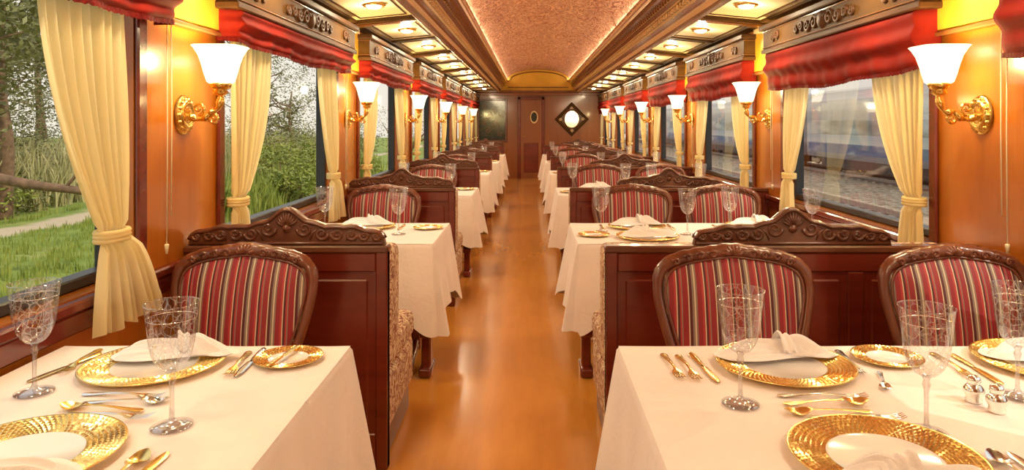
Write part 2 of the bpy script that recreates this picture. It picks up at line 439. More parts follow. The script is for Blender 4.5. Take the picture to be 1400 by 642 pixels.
# far wall
b=MB(); b.box(XL-.12,XR+.12,Y1,Y1+.1,0,2.16,'endw'); obj(b,'wall_far')
b=MB()
n=24
pts=[(CX-.9,2.10),(CX+.9,2.10),(CX+.9,2.40)]+[(CX+.9*math.cos(pi*i/n),2.34+.32*math.sin(pi*i/n)) for i in range(n+1)]+[(CX-.9,2.40)]
vs=[(x,Y1-.02,z) for x,z in pts]+[(x,Y1+.08,z) for x,z in pts]; N=len(pts)
b.add(vs,[list(range(N)),list(range(N,2*N))[::-1]],'goldwall_glow',False); obj(b,'wall_far_tympanum')
b=MB(); b.box(XL+.01,XR-.01,Y1-.09,Y1-.001,1.99,2.05,'endw',.01); b.box(XL+.01,XR-.01,Y1-.12,Y1-.001,2.05,2.10,'corn',.01)
b.box(CX-.72,CX+.72,Y1-.05,Y1-.021,2.17,2.19,'corn',.004)
b.tube([(CX-.72+1.44*i/20,Y1-.05,2.31+.24*math.sqrt(max(0,1-(-1+i/10)**2))) for i in range(21)],.012,'corn')
obj(b,'trim_far_header')
b=MB(); x0,x1=-.23,.27
b.box(x0-.07,x0,Y1-.05,Y1-.001,0.001,1.95,'dark',.008); b.box(x1,x1+.07,Y1-.05,Y1-.001,0.001,1.95,'dark',.008); b.box(x0-.07,x1+.07,Y1-.05,Y1-.001,1.88,1.95,'dark',.008)
b.box(x0,x1,Y1-.03,Y1-.002,.001,1.88,'endw'); b.box(x0+.08,x1-.08,Y1-.04,Y1-.028,.15,.85,'dark',.01)
b.lathe([(.0,.0),(.075,.0)],24,'darkglass',Matrix.Translation((.09,Y1-.045,1.47))@Matrix.Rotation(pi/2,4,'X')@Matrix.Scale(1.6,4,(0,1,0)))
b.lathe([(.07,0),(.075,.012),(.09,.012),(.095,0)],24,'corn2',Matrix.Translation((.09,Y1-.04,1.47))@Matrix.Rotation(pi/2,4,'X')@Matrix.Scale(1.6,4,(0,1,0)))
b.tube([(x0+.05,Y1-.03,1.0),(x0+.05,Y1-.08,1.0),(x0+.12,Y1-.08,1.0)],.010,'brass'); obj(b,'door_1')
b=MB(); b.box(-1.22,-.60,Y1-.02,Y1-.002,.92,1.86,'darkglass')
for a,c,d,e in((-1.27,-1.22,.87,1.91),(-.60,-.55,.87,1.91),(-1.22,-.60,.87,.92),(-1.22,-.60,1.86,1.91)): b.box(a,c,Y1-.05,Y1-.002,d,e,'carve',.008)
for (a,c,r,s_,d) in((-1.0,1.5,.1,0,1),(-.82,1.3,.1,pi,1),(-.85,1.65,.08,1,-1),(-1.02,1.15,.08,2,-1),(-1.1,1.72,.07,0,1),(-.72,1.08,.07,2,1),(-1.1,1.33,.06,1,1),(-.7,1.5,.06,3,-1)):
    b.tube(spiral(a,c,r,1.5,s_,d,26,Y1-.028),.006,'corn',6)
obj(b,'framed_mirror')
b=MB(); mx=Matrix.Translation((.99,Y1-.03,1.42))@Matrix.Rotation(pi/2,4,'X')
b.lathe([(0,0),(.33,0)],4,'carve',mx,False); b.lathe([(.30,0),(.32,.03),(.37,.03),(.41,.0),(.41,-.028)],4,'pelmet',mx,False)
b.lathe([(0,.02),(.17,.02)],28,'mirror',mx@Matrix.Scale(1.2,4,(0,1,0)))
b.lathe([(.165,.018),(.17,.032),(.195,.030),(.20,.0)],28,'carve',mx@Matrix.Scale(1.2,4,(0,1,0)))
for i in range(4):
    a=i*pi/2; b.tube(spiral(.99+.30*math.cos(a)*.9,1.42+.30*math.sin(a)*.9,.04,1.3,a,1,20,Y1-.05),.009,'corn2')
obj(b,'diamond_mirror')
b=MB(); b.box(XL-.12,XR+.12,Y0-.1,Y0,0,2.75,'wall'); obj(b,'wall_rear')

# ------------------------------------------------------------ windows dressing
def pelmet_mesh():
    L=.82*P; b=MB()
    b.box(.003,.115,-L/2,L/2,1.83,1.97,'pelmet',.006)
    b.box(.003,.140,-L/2-.02,L/2+.02,1.965,2.0,'pcarve',.006); b.box(.003,.127,-L/2-.01,L/2+.01,1.805,1.835,'pcarve',.006)
    b.box(.003,.120,-L/2-.005,L/2+.005,1.843,1.848,'corn',.001); b.box(.003,.120,-L/2-.005,L/2+.005,1.953,1.958,'corn',.001)
    for sg in(-1,1):
        for (cy,r,t) in((.10,.045,0),(.20,.038,pi),(.29,.032,0),(.37,.026,pi)):
            pts=[(.118,sg*p[0],p[2]) for p in spiral(cy,1.90,r,1.4,t,1,20)]
            b.tube(pts,.010,'pcarve',6)
        for (cy,r,t) in((.70,.035,0),(.78,.03,pi)):
            pts=[(.118,sg*p[0],p[2]) for p in spiral(cy,1.90,r,1.4,t,1,20)]
            b.tube(pts,.009,'pcarve',6)
    b.lathe([(.0,.02),(.03,.018),(.045,.008),(.05,0)],16,'pcarve',Matrix.Translation((.115,0,1.90))@Matrix.Rotation(pi/2,4,'Y'))
    for i in range(-5,6):
        b.tube([(.12,0,1.90),(.128,i*.012,1.935-abs(i)*.002),(.12,i*.02,1.955-abs(i)*.004)],.004,'pcarve',5)
    return b.mesh('carved_pelmet')
pm=pelmet_mesh()
def shade_mesh(z0,z1):
    b=MB(); L=.80*P
    def fn(u,v):
        y=-L/2+L*u
        e=min(u,1-u)
        off=.100+.022*math.sin(min(1,v*1.15)*pi)+.009*math.sin(v*2.5*2*pi)
        droop=.026*math.sin(u*pi)+.006*math.sin(u*pi*5)
        zb=z0-droop+.015
        z=z1+(zb-z1)*v
        off+=.005*math.sin(u*43+v*7)*v+.003*math.sin(u*90+v*3)*v
        if e<.0001: off=.015
        return (off,y,z)
    b.grid(fn,80,22,'red')
    def fr(u,v):
        p=fn(u,1); return (p[0]+.002,p[1],p[2]-.020*v*(.7+.3*abs(math.sin(u*200))))
    b.grid(fr,160,1,'redtrim')
    return b.mesh('roman_shade')
shL=shade_mesh(1.675,1.815); shR=shade_mesh(1.56,1.815)
def curtain_mesh(far,bh=1.015):
    b=MB()
    if far: T=(.745,.915); TI=(.866,.912); B=(.855,bh)
    else: T=(.235,.44); TI=(.25,.295); B=(.245,.335)
    zt,zi,zb=1.80,.99,.70
    def rng(z):
        if z>zi:
            t=(zt-z)/(zt-zi); e=t**2.0
            e2=t**1.3
            if far: lo=T[0]+(TI[0]-T[0])*e; hi=T[1]+(TI[1]-T[1])*e2
            else: lo=T[0]+(TI[0]-T[0])*e2; hi=T[1]+(TI[1]-T[1])*e
        else:
            t=((zi-z)/(zi-zb))**.6
            lo=TI[0]+(B[0]-TI[0])*t; hi=TI[1]+(B[1]-TI[1])*t
        return lo*P,hi*P
    def fn(u,v):
        z=zt+(zb-zt)*v; lo,hi=rng(z); w=hi-lo
        amp=.017 if w>.2 else .013+.015*w
        uu=u+.012*math.sin(u*17+v*5)
        x=.060+amp*math.sin(uu*2*pi*8+.6*math.sin(v*4))+.006*math.sin(uu*2*pi*3+1)
        if abs(z-zi)<.03: x=.06+.35*(x-.06)
        return (x,lo+w*u,z+.01*math.sin(u*20)*(1 if v>.95 else 0))
    b.grid(fn,96,50,'curtain')
    lo,hi=rng(zi)
    c=(lo+hi)/2; r=(hi-lo)/2+.008
    for dz in(-.012,0,.012):
        b.tube([(.060+.036*math.cos(a),c+r*math.sin(a),zi+dz) for a in [2*pi*i/20 for i in range(20)]],.008,'curtain',6,True)
    return b.mesh('tied_curtain')
cf=curtain_mesh(True); cfr=curtain_mesh(True,.965); cn=curtain_mesh(False)
for side in(-1,1):
    X=XL if side<0 else XR
    for k in range(-1,7):
        y=(.62+k)*P; sc=(-side,1,1)
        obj(pm,'carved_pelmet',(X,min(y,Y1-.44*P),0),0,sc)
        obj(shL if side<0 else shR,'roman_shade',(X,min(y,Y1-.44*P),0),0,sc)
        obj(cf if side<0 else cfr,'tied_curtain',(X,k*P if k<6 else k*P-.06,0),0,sc)
        obj(cn,'tied_curtain',(X,k*P,0),0,sc)

# sconces
def sconce_mesh(prot):
    b=MB(); ry=Matrix.Rotation(pi/2,4,'Y')
    b.lathe([(0,.030),(.018,.030),(.024,.022),(.034,.020),(.042,.026),(.050,.022),(.058,.010),(.066,.010),(.070,.0),(.070,-.0)],28,'brass',Matrix.Translation((0.001,0,1.36))@ry@Matrix.Scale(1.1,4,(1,0,0)))
    for i in range(14):
        a=2*pi*i/14; b.lathe([(0,.012),(.006,.009),(.009,0)],8,'brass',Matrix.Translation((.010,.055*math.cos(a),1.36+.06*math.sin(a)))@ry)
    pts=catmull([(.02,0,1.36),(.05,0,1.345),(.085,0,1.35),(.105,0,1.375),(prot-.035,0,1.372),(prot-.012,0,1.385),(prot,0,1.42),(prot,0,1.45)],6)
    b.tube(pts,[.012+.004*math.sin(i*.6) for i in range(len(pts))],'brass',10)
    b.tube([(.06+p[0]*1,0,p[2]) for p in spiral(.0,1.385,.026,1.3,-pi/2,1,20)],.006,'brass',6)
    b.tube([(.115+p[0]*1,0,p[2]) for p in spiral(0,1.345,.022,1.3,pi/2,-1,20)],.006,'brass',6)
    T=Matrix.Translation((prot,0,0))
    b.lathe([(.0,1.432),(.016,1.436),(.03,1.446),(.022,1.456),(.034,1.462),(.040,1.474),(.040,1.482),(0,1.482)],20,'brass',T)
    b.lathe([(0,1.413),(.012,1.416),(.012,1.43),(0,1.434)],12,'brass',T)
    b.lathe([(.036,1.480),(.044,1.487),(.052,1.515),(.060,1.550),(.070,1.585),(.084,1.612),(.092,1.622),(.088,1.624),(.068,1.588),(.056,1.55)],32,'shade',T,True,4)
    return b.mesh('wall_sconce')
for side,prot in((-1,.145),(1,.165)):
    me=sconce_mesh(prot); X=XL if side<0 else XR
    for k in range(-1,6):
        y=(1.12+k)*P
        o=obj(me,'wall_sconce',(X,y,0),0 if side<0 else pi)
        light('sconce_bulb','POINT',(prot,0,1.57),18.0,(1,.74,.29),.03,o)
for side in(-1,1):
    X=(XL if side<0 else XR)-side*.05
    for k in range(0,6):
        b=MB(); y=(1.03+k)*P
        b.tube([(X,y,1.78),(X,y+.005,1.3),(X,y,.9)],.0022,'ivory',5); b.tube([(X,y+.03,1.78),(X,y+.035,1.3),(X,y+.03,1.0)],.0022,'ivory',5)
        b.lathe([(0,0),(.006,.004),(.008,-.0),(.004,-.03),(0,-.03)],8,'ivory',Matrix.Translation((X,y,.9)))
        obj(b,'blind_cord')

# ------------------------------------------------------------ partitions and banquettes
def crest(b,cx,z0,W,y0,y1):
    n=96
    def h(s):
        v=.052+.055*math.exp(-(s/.44)**2)+.038*math.exp(-(s/.12)**2)+.018*math.exp(-((abs(s)-.66)/.18)**2)
        v+=.005*abs(math.sin(s*16))
        e=1-abs(s)
        if e<.08: v*=math.sqrt(max(0,1-((.08-e)/.08)**2))*.9+.1
        return v
    vs=[];fs=[]
    for i in range(n+1):
        s_=-1+2*i/n; x=cx+s_*W/2; z=z0+h(s_)
        vs+=[(x,y0,z0),(x,y0,z-.006),(x,y0+.006,z),(x,y1-.006,z),(x,y1,z-.006),(x,y1,z0)]
    for i in range(n):
        a=i*6; c=a+6
        for j in range(5): fs.append((a+j,a+j+1,c+j+1,c+j)[::-1])
    fs+=[(0,1,2,3,4,5),tuple(n*6+j for j in range(6))[::-1]]
    b.add(vs,fs,'carve',False)
    for yy in(y0,y1):
        pts=[(cx+(-1+2*i/n)*W/2*.985,yy,z0+max(.008,h((-1+2*i/n)*.985)-.010)) for i in range(n+1)]
        b.tube(pts,.008,'carve',6)
        b.tube([(cx-W/2+.01,yy,z0+.008),(cx+W/2-.01,yy,z0+.008)],.007,'carve',6)
        for sg in(-1,1):
            for(c,r,t,dr) in((.07,.030,pi,1),(.135,.026,0,-1),(.195,.024,pi,1),(.25,.022,0,-1),(.30,.019,pi,1),(.345,.015,0,-1)):
                pts=[(cx+sg*p[0],yy,p[2]) for p in spiral(c,z0+.014+r+(.02 if c<.1 else .005),r,1.4,t,dr,20)]
                b.tube(pts,[.008-.0002*q for q in range(len(pts))],'carve',6)
            for q in range(8):
                x=.09+q*.035; b.tube([(cx+sg*x,yy,z0+.02),(cx+sg*(x+.012),yy,z0+.05-.002*q),(cx+sg*(x+.03),yy,z0+.062-.003*q)],[.003,.006,.002],'carve',5)
        for i in range(-4,5):
            a=pi/2+i*.28; b.tube([(cx,yy,z0+.07),(cx+.03*math.cos(a),yy-.004*(1 if yy==y0 else -1),z0+.07+.035*math.sin(a)),(cx+.045*math.cos(a),yy,z0+.07+.056*math.sin(a))],[.004,.007,.003],'carve',6)
        b.lathe([(0,.014),(.012,.011),(.018,0)],12,'carve',Matrix.Translation((cx,yy,z0+.065))@Matrix.Rotation(pi/2 if yy==y0 else -pi/2,4,'X'))
def partition(w):
    b=MB(); t=.05; H=.86
    b.box(0,w,.008,t-.008,0.001,H-.02,'dark')
    for x0,x1 in((0,.045),(w-.045,w)): b.box(x0,x1,0,t,0.001,H-.02,'dark',.004)
    b.box(-.004,w,-.006,t+.006,H-.028,H,'carve',.006)
    b.box(.045,w-.045,0,t,H-.10,H-.028,'dark',.004); b.box(.045,w-.045,0,t,.001,.14,'dark',.004)
    n=2 if w<1 else 3; 
    for i in range(1,n):
        x=w*i/n; b.box(x-.03,x+.03,0,t,.14,H-.10,'dark',.004)
    for i in range(n):
        xa=max(.045,w*i/n+.03)+.03; xb=min(w-.045,w*(i+1)/n-.03)-.03
        b.box(xa,xb,.002,t-.002,.17,H-.13,'dark',.006)
    crest(b,w/2,H,min(.76,w-.02),.008,t-.008)
    return b.mesh('booth_partition')
def sofa(w):
    b=MB()
    b.box(.02,w-.01,.052,.60,.001,.12,'plinth',.01)
    b.box(.004,w-.005,.052,.63,.12,.34,'brocade',.03)
    n=1 if w<1 else 2
    for i in range(n):
        a=.0+(w-.008)*i/n; c=.0+(w-.008)*(i+1)/n
        b.box(a,c-.004,.20,.65,.33,.455,'brocade',.04)
        b.box(a,c-.004,.052,.26,.36,.835,'brocade',.03)
    return b.mesh('banquette_sofa')
wl=-.5475-XL-.004; wr=XR-.29-.004
pl=partition(wl); prr=partition(wr); sl=sofa(wl-.01); sr=sofa(wr-.01)
for k in range(-1,6):
    y=(1.12+k)*P
    obj(pl,'booth_partition',(-.5475,y,0),0,(-1,1,1)); obj(prr,'booth_partition',(.29,y,0))
    obj(sl,'banquette_sofa',(-.5475,y,0),0,(-1,1,1)); obj(sr,'banquette_sofa',(.29,y,0))

# ------------------------------------------------------------ chairs
def chair():
    b=MB()
    half=[(0,.475),(-.10,.475),(-.165,.495),(-.20,.56),(-.228,.66),(-.245,.755),(-.235,.825),(-.19,.862),(-.12,.880),(-.05,.890)]
    pts=half+[(0,.896)]+[(-x,z) for x,z in half[:0:-1]]
    loop=[(p.x,p.y) for p in catmull([(x,z,0) for x,z in pts],5,True)]
    def Y(z): return .20+(z-.47)*.20
    def rr(z,x): return .017+.008*max(0,(z-.80)/.1)+.003*abs(math.sin(x*70))*(z>.8)
    b.tube([(x,Y(z),z) for x,z in loop],[rr(z,x) for x,z in loop],'chairw',10,True)
    inner=[((x)*.91,.685+(z-.685)*.91) for x,z in loop]
    b.tube([(x,Y(z)-.014,z) for x,z in inner],.005,'chairw',6,True)
    for sgn in(-1,1):
        vs=[(0,Y(.685)+sgn*.045,.685)]; fs=[]; N=len(loop)
        for j,r in enumerate((.25,.5,.7,.85,.95,1.0)):
            for x,z in loop:
                zz=.685+(z-.685)*r; vs.append((x*r,Y(zz)+sgn*.045*(1-r**3),zz))
        for i in range(N):
            k=(i+1)%N; fs.append((0,1+i,1+k))
            for j in range(5): fs.append((1+j*N+i,1+(j+1)*N+i,1+(j+1)*N+k,1+j*N+k))
        b.add(vs,fs,'stripe')
    for i in range(-3,4):
        a=pi/2+i*.42; b.tube([(0,Y(.9)-.02,.884),(.022*math.cos(a),Y(.9)-.03,.884+.016*math.sin(a)),(.042*math.cos(a),Y(.9)-.018,.889+.026*math.sin(a))],[.004,.008,.004],'chairw',6)
    for sg in(-1,1):
        for c,z,r in((.065,.885,.016),(.105,.882,.014),(.145,.875,.013),(.185,.860,.013)):
            b.tube([(sg*p[0],Y(z)-.022,p[2]) for p in spiral(c,z,r,1.2,0,1,16)],.006,'chairw',6)
        b.tube(catmull([(sg*.17,Y(.52),.52),(sg*.18,.20,.44),(sg*.185,.20,.25),(sg*.19,.25,.004)],5),.019,'chairw',8)
        pth=catmull([(sg*.215,-.115,.40),(sg*.228,-.13,.33),(sg*.222,-.128,.22),(sg*.208,-.115,.10),(sg*.214,-.13,.03),(sg*.216,-.135,.012)],5)
        b.tube(pth,[.030-.018*min(1,i/len(pth)*1.3)+(.008 if i>len(pth)-4 else 0) for i in range(len(pth))],'chairw',10)
    def ring(sx,sy,z,n=40,cy=.025):
        out=[]; sy*=.87
        for i in range(n):
            a=2*pi*i/n; q=1/((abs(math.cos(a))**5+abs(math.sin(a))**5)**.2)
            y=math.sin(a)*q*sy; x=math.cos(a)*q*sx*(1-.12*(y/sy+1)/2); out.append((x,cy+y,z))
        return out
    def stack(rings,mat,cap=True):
        n=len(rings[0]); vs=[p for r in rings for p in r]; fs=[]
        for j in range(len(rings)-1):
            for i in range(n): fs.append((j*n+i,j*n+(i+1)%n,(j+1)*n+(i+1)%n,(j+1)*n+i))
        fs.append([ (len(rings)-1)*n+i for i in range(n)])
        fs.append(list(range(n))[::-1])
        b.add(vs,fs,mat)
    stack([ring(.245,.205,.35),ring(.25,.21,.36),ring(.25,.21,.40),ring(.24,.20,.41)],'chairw')
    stack([ring(.24,.20,.405),ring(.25,.205,.43),ring(.245,.20,.455),ring(.22,.18,.475),ring(.15,.12,.487),ring(.06,.05,.490)],'stripe')
    b.tube([p for p in ring(.247,.206,.412)],.005,'brass',6,True)
    return b.mesh('dining_chair')
ch=chair()
for k in range(0,6):
    y=k*P+2.235
    random.seed(k+3)
    j=lambda a: random.uniform(-a,a)
    obj(ch,'dining_chair',(-1.02+(0 if k==0 else j(.015)),y,0),j(.03),(1.0,1,.98))
    obj(ch,'dining_chair',(.70+(0 if k==0 else j(.02)),y-.075,0),j(.03),(1.06,1,.99))
    obj(ch,'dining_chair',(1.463 if k==0 else 1.34+j(.02),y-.075,0),0 if k==0 else j(.03),(1.0,1,.99))

# ------------------------------------------------------------ tables
TZ=.71
def table(x0,x1,y0,y1,wall,seed):
    b=MB(); rnd=random.Random(seed)
    per=[]
    segs=[((x0,y0),(x1,y0)),((x1,y0),(x1,y1)),((x1,y1),(x0,y1)),((x0,y1),(x0,y0))]
    norms=[(0,-1),(1,0),(0,1),(-1,0)]
    for (a,c),n,nx in zip(segs,norms,norms[1:]+norms[:1]):
        L=math.hypot(c[0]-a[0],c[1]-a[1]); m=int(L/.018)
        for i in range(m):
            t=(i+.5)/m
            p=(a[0]+(c[0]-a[0])*t,a[1]+(c[1]-a[1])*t)
            d=min(t,1-t)*L
            per.append((p[0],p[1],n[0],n[1],d,L,t))
        for q in range(7):
            t=(q+.5)/7*pi/2; nn=(n[0]*math.cos(t)+nx[0]*math.sin(t),n[1]*math.cos(t)+nx[1]*math.sin(t))
            per.append((c[0],c[1],nn[0],nn[1],0,L,1))
    ph=[rnd.uniform(0,6.28) for _ in range(4)]
    N=len(per); rows=[0,.015,.05,.12,.22,.35,.5,.65,.8,.92,1.0]; vs=[];fs=[]
    for j,t in enumerate(rows):
        for i,(px,py,nx,ny,d,L,tt) in enumerate(per):
            corner=math.exp(-(d/.12)**2)
            s=i*.018
            wave=math.sin(s*17+ph[0]+.8*math.sin(s*5))*.6+math.sin(s*31+ph[1])*.25
            out=.004+.035*t+ (.036*wave)*t**1.1*(1-.6*corner)+corner*.05*t
            drop=.36+.09*corner+.014*math.sin(s*7+ph[2])
            if abs(ny)>.5: out*=.4
            z=TZ-.004-drop*t+(.004 if j==0 else 0)
            if j==0: out=-.004
            x=px+nx*out; y=py+ny*out
            if wall<0: x=max(x,XL+.03)
            else: x=min(x,XR-.03)
            vs.append((x,y,z))
    for j in range(len(rows)-1):
        for i in range(N):
            k=(i+1)%N; fs.append((j*N+i,(j+1)*N+i,(j+1)*N+k,j*N+k))
    b.add(vs,fs,'linen')
    def top(u,v):
        z=TZ+.0006*math.sin(u*23+v*9)
        z+=.0014*math.exp(-(((v-.5)*(y1-y0))/.008)**2)+.0014*math.exp(-(((u-.5)*(x1-x0))/.008)**2)
        return (x0+(x1-x0)*u,y0+(y1-y0)*v,z)
    b.grid(top,100,80,'linen')
    b.box(x0+.03,x1-.03,y0+.03,y1-.03,TZ-.035,TZ-.008,'dark')
    cy=(y0+y1)/2
    xs=(x0+.14,x1-.14)
    for x in xs:
        b.box(x-.025,x+.025,cy-.05,cy+.05,.06,TZ-.03,'dark',.008)
    b.box(xs[0],xs[1],cy-.012,cy+.012,.22,.30,'dark',.005)
    ax=x1-.02 if wall<0 else x0+.02
    for x in (xs):
        b.tube(catmull([(x,y0+.10,.02),(x,y0+.16,.05),(x,cy-.08,.08),(x,cy,.13),(x,cy+.08,.08),(x,y1-.16,.05),(x,y1-.10,.02)],5),.020,'dark',8)
    xx=ax-.03 if wall<0 else ax+.03
    b.box(xx-.025,xx+.025,y0+.10,y0+.19,.001,.24,'dark',.010); b.box(xx-.034,xx+.034,y0+.05,y0+.24,.001,.05,'dark',.014); b.box(xx-.034,xx+.034,y0+.08,y0+.21,.20,.245,'dark',.012)
    b.box(xx-.022,xx+.022,y0+.12,y0+.17,.22,TZ-.03,'dark',.008)
    return b
for k in range(0,6):
    y=k*P
    ya,yb=y+(.50*P if k else 1.17),y+.814*P
    obj(table(XL+.035,-.50,ya,yb,-1,k*2+1),'dining_table')
    obj(table(.245,XR-.035,ya,yb,1,k*2+2),'dining_table')

# ------------------------------------------------------------ tableware
def mosaic(b,r0,r1,K,n,zf,seed,tilt=.0005):
    r=random.Random(seed); vs=[];fs=[]
    for j in range(K):
        ra=r0+(r1-r0)*j/K; rb=r0+(r1-r0)*(j+1)/K; off=.5 if j%2 else 0
        for i in range(n):
            a0=2*pi*(i+off)/n; a1=2*pi*(i+1+off)/n; am=(a0+a1)/2; rm=(ra+rb)/2
            tx=r.uniform(-tilt,tilt); o=len(vs)
            for (R_,A) in((ra,a0),(ra,a1),(rb,a1),(rb,a0)):
                vs.append((R_*math.cos(A),R_*math.sin(A),zf(R_)+.0006))
            vs.append((rm*math.cos(am),rm*math.sin(am),zf(rm)+.0032+tx))
            fs+=[(o,o+4,o+1),(o+1,o+4,o+2),(o+2,o+4,o+3),(o+3,o+4,o)]
    b.add(vs,fs,'gold',False)
def charger():
    b=MB(); n=96
    b.lathe([(0,.004),(.096,.004),(.101,.0065)],n,'porc')
    zf=lambda R: .0055+.0085*max(0,(R-.1)/.066)**1.4
    b.lathe([(.099,.0055)]+[(.1+.011*i,zf(.1+.011*i)) for i in range(7)]+[(.169,.016),(.171,.0135),(.168,.011)],n,'gold')
    b.lathe([(.0,.001),(.12,.0005),(.166,.010),(.168,.013)],n,'gold')
    mosaic(b,.101,.167,7,84,zf,1)
    return b.mesh('charger_plate')
def bread():
    b=MB(); n=64
    b.lathe([(0,.003),(.046,.003),(.051,.006)],n,'porc')
    zf=lambda R: .0045+.0055*max(0,(R-.05)/.037)
    b.lathe([(.049,.0045)]+[(.05+.009*i,zf(.05+.009*i)) for i in range(5)]+[(.088,.0105),(.087,.008)],n,'gold')
    b.lathe([(0,.0005),(.05,.0005),(.086,.008)],n,'gold')
    mosaic(b,.051,.086,4,48,zf,2)
    return b.mesh('bread_plate')
def goblet():
    b=MB()
    b.lathe([(0,.0005),(.040,.0005),(.041,.003),(.025,.006),(.009,.011),(.005,.020),(.0042,.05),(.0048,.085),(.008,.098),(.0055,.106),(.009,.114),(.0,.116)],28,'stem')
    prof=catmull([(.004,.112,0),(.020,.119,0),(.034,.138,0),(.042,.165,0),(.046,.200,0),(.050,.235,0),(.052,.252,0)],5)
    b.lathe([(p.x,p.y) for p in prof],36,'crystal')
    b.tube([(.052*math.cos(2*pi*i/36),.052*math.sin(2*pi*i/36),.252) for i in range(36)],.0011,'stem',6,True)
    b.tube([(.0475*math.cos(2*pi*i/36),.0475*math.sin(2*pi*i/36),.222) for i in range(36)],.0008,'silver',5,True)
    return b.mesh('wine_goblet')
def napkin():
    b=MB()
    def lay(w,d,h,z,ph,tip):
        def fn(u,v):
            a=(u-.5)*2; c=(v-.5)*2
            x=a*w*(1-.20*abs(c)**2); 
            env=max(0,1-abs(c)**2.4)*(max(0,1-abs(a)**6))
            y=c*d*(1-.30*(a+1)/2)+.012*math.sin(a*3+ph)
            zz=z+h*env*(.75+.25*math.cos(c*9+a*2+ph))+tip*math.exp(-((a-.45)/.24)**2)*max(0,1-abs(c)**1.5)
            return (x,y,zz)
        b.grid(fn,44,24,'napkin')
    lay(.160,.048,.014,.006,0,.0); lay(.150,.038,.026,.008,1,.018); lay(.130,.024,.036,.010,2.3,.020)
    b.grid(lambda u,v:(.015+.065*u-.02*v,-.025+.045*v,.02+.046*math.sin(v*pi*.9)*(1-.45*u)+.004*math.sin(u*20)),16,16,'napkin')
    return b.mesh('folded_napkin')
def strip(b,st,mat,th=.002,dip=False,nc=4,xo=0):
    for top in(1,0):
        vs=[];fs=[]
        for s_ in st:
            dp=s_[3] if len(s_)>3 else 0
            for c in range(nc+1):
                q=-1+2*c/nc
                vs.append((xo+s_[1]*q,s_[0],s_[2]-dp*(1-q*q)+(th*(1-.6*q*q) if top else 0)))
        n=nc+1
        for j in range(len(st)-1):
            for c in range(nc):
                f=(j*n+c,j*n+c+1,(j+1)*n+c+1,(j+1)*n+c); fs.append(f if top else f[::-1])
        b.add(vs,fs,mat)
HAND=[(0,.003,.001),(.003,.008,.001),(.012,.010,.001),(.03,.008,.002),(.06,.0055,.005),(.09,.004,.007),(.115,.0035,.007)]
def fork(mat):
    b=MB(); strip(b,HAND+[(.13,.005,.006),(.142,.011,.004),(.152,.0125,.003)],mat)
    for x in(-.0105,-.0035,.0035,.0105): strip(b,[(.150,.0022,.003),(.17,.002,.0025),(.19,.0018,.006),(.197,.0008,.009)],mat,.0016,nc=2,xo=x)
    return b
def knife(mat):
    b=MB(); strip(b,[(0,.004,.001),(.004,.008,.001),(.03,.0085,.001),(.07,.007,.001),(.095,.006,.001),(.10,.005,.002)],mat,.005)
    strip(b,[(.10,.004,.002),(.108,.008,.002),(.15,.0095,.0025),(.19,.0095,.0025),(.208,.007,.0025),(.216,.002,.0025)],mat,.0015)
    return b
def spoon(mat):
    b=MB(); bowl=[]
    for i in range(11):
        t=i/10; w=.0195*math.sin(max(.06,min(1,(t*.93+.05)))*pi)**.6; bowl.append((.132+.058*t,w,.006+.003*math.cos(t*pi*2),.006*math.sin(t*pi)))
    strip(b,HAND+[(.128,.0045,.008)]+bowl,mat,.0014,nc=6); return b
FK={m:fork(m).mesh('fork') for m in('gold','silver')}
KN={m:knife(m).mesh('table_knife') for m in('gold','silver')}
SP={m:spoon(m).mesh('spoon') for m in('gold','silver')}
CP,BP,GB,NP=charger(),bread(),goblet(),napkin()
def shaker():
    b=MB(); b.lathe([(0,0),(.017,0),(.018,.004),(.015,.010),(.021,.022),(.021,.030),(.014,.038),(.012,.043),(.015,.046),(.013,.054),(.006,.058),(0,.059)],20,'silver'); return b.mesh('salt_shaker')
SS=shaker()
T=TZ+.002
def put(me,name,x,y,rz=0,dz=0,sc=1): return obj(me,name,(x,y,T+dz),rz,(sc,sc,sc))
# front left table
put(CP,'charger_plate',-.954,1.785); put(NP,'folded_napkin',-.925,1.835,.06,.010)
put(CP,'charger_plate',-.935,1.29,.1); put(NP,'folded_napkin',-.93,1.185,pi+.1,.010)
put(BP,'bread_plate',-.632,1.835)
put(GB,'wine_goblet',-1.137,1.61); put(GB,'wine_goblet',-.73,1.43)
put(FK['gold'],'fork',-1.175,1.92,pi+.10); put(KN['gold'],'table_knife',-1.150,1.88,pi-.22)
put(FK['gold'],'fork',-.760,1.90,pi+.12); put(KN['silver'],'table_knife',-.728,1.92,pi+.05)
put(KN['gold'],'table_knife',-.655,1.74,-.15,.012,.8)
put(FK['silver'],'fork',-1.02,1.60,-pi/2-.10); put(SP['silver'],'spoon',-.99,1.550,-pi/2+.03)
put(SP['gold'],'spoon',-.83,1.505,pi/2-.1,.002); put(FK['silver'],'fork',-.98,1.480,-pi/2-.10,.004)
put(SP['gold'],'spoon',-.72,1.12,-.03,.002); put(KN['gold'],'table_knife',-.685,1.10,-.03)
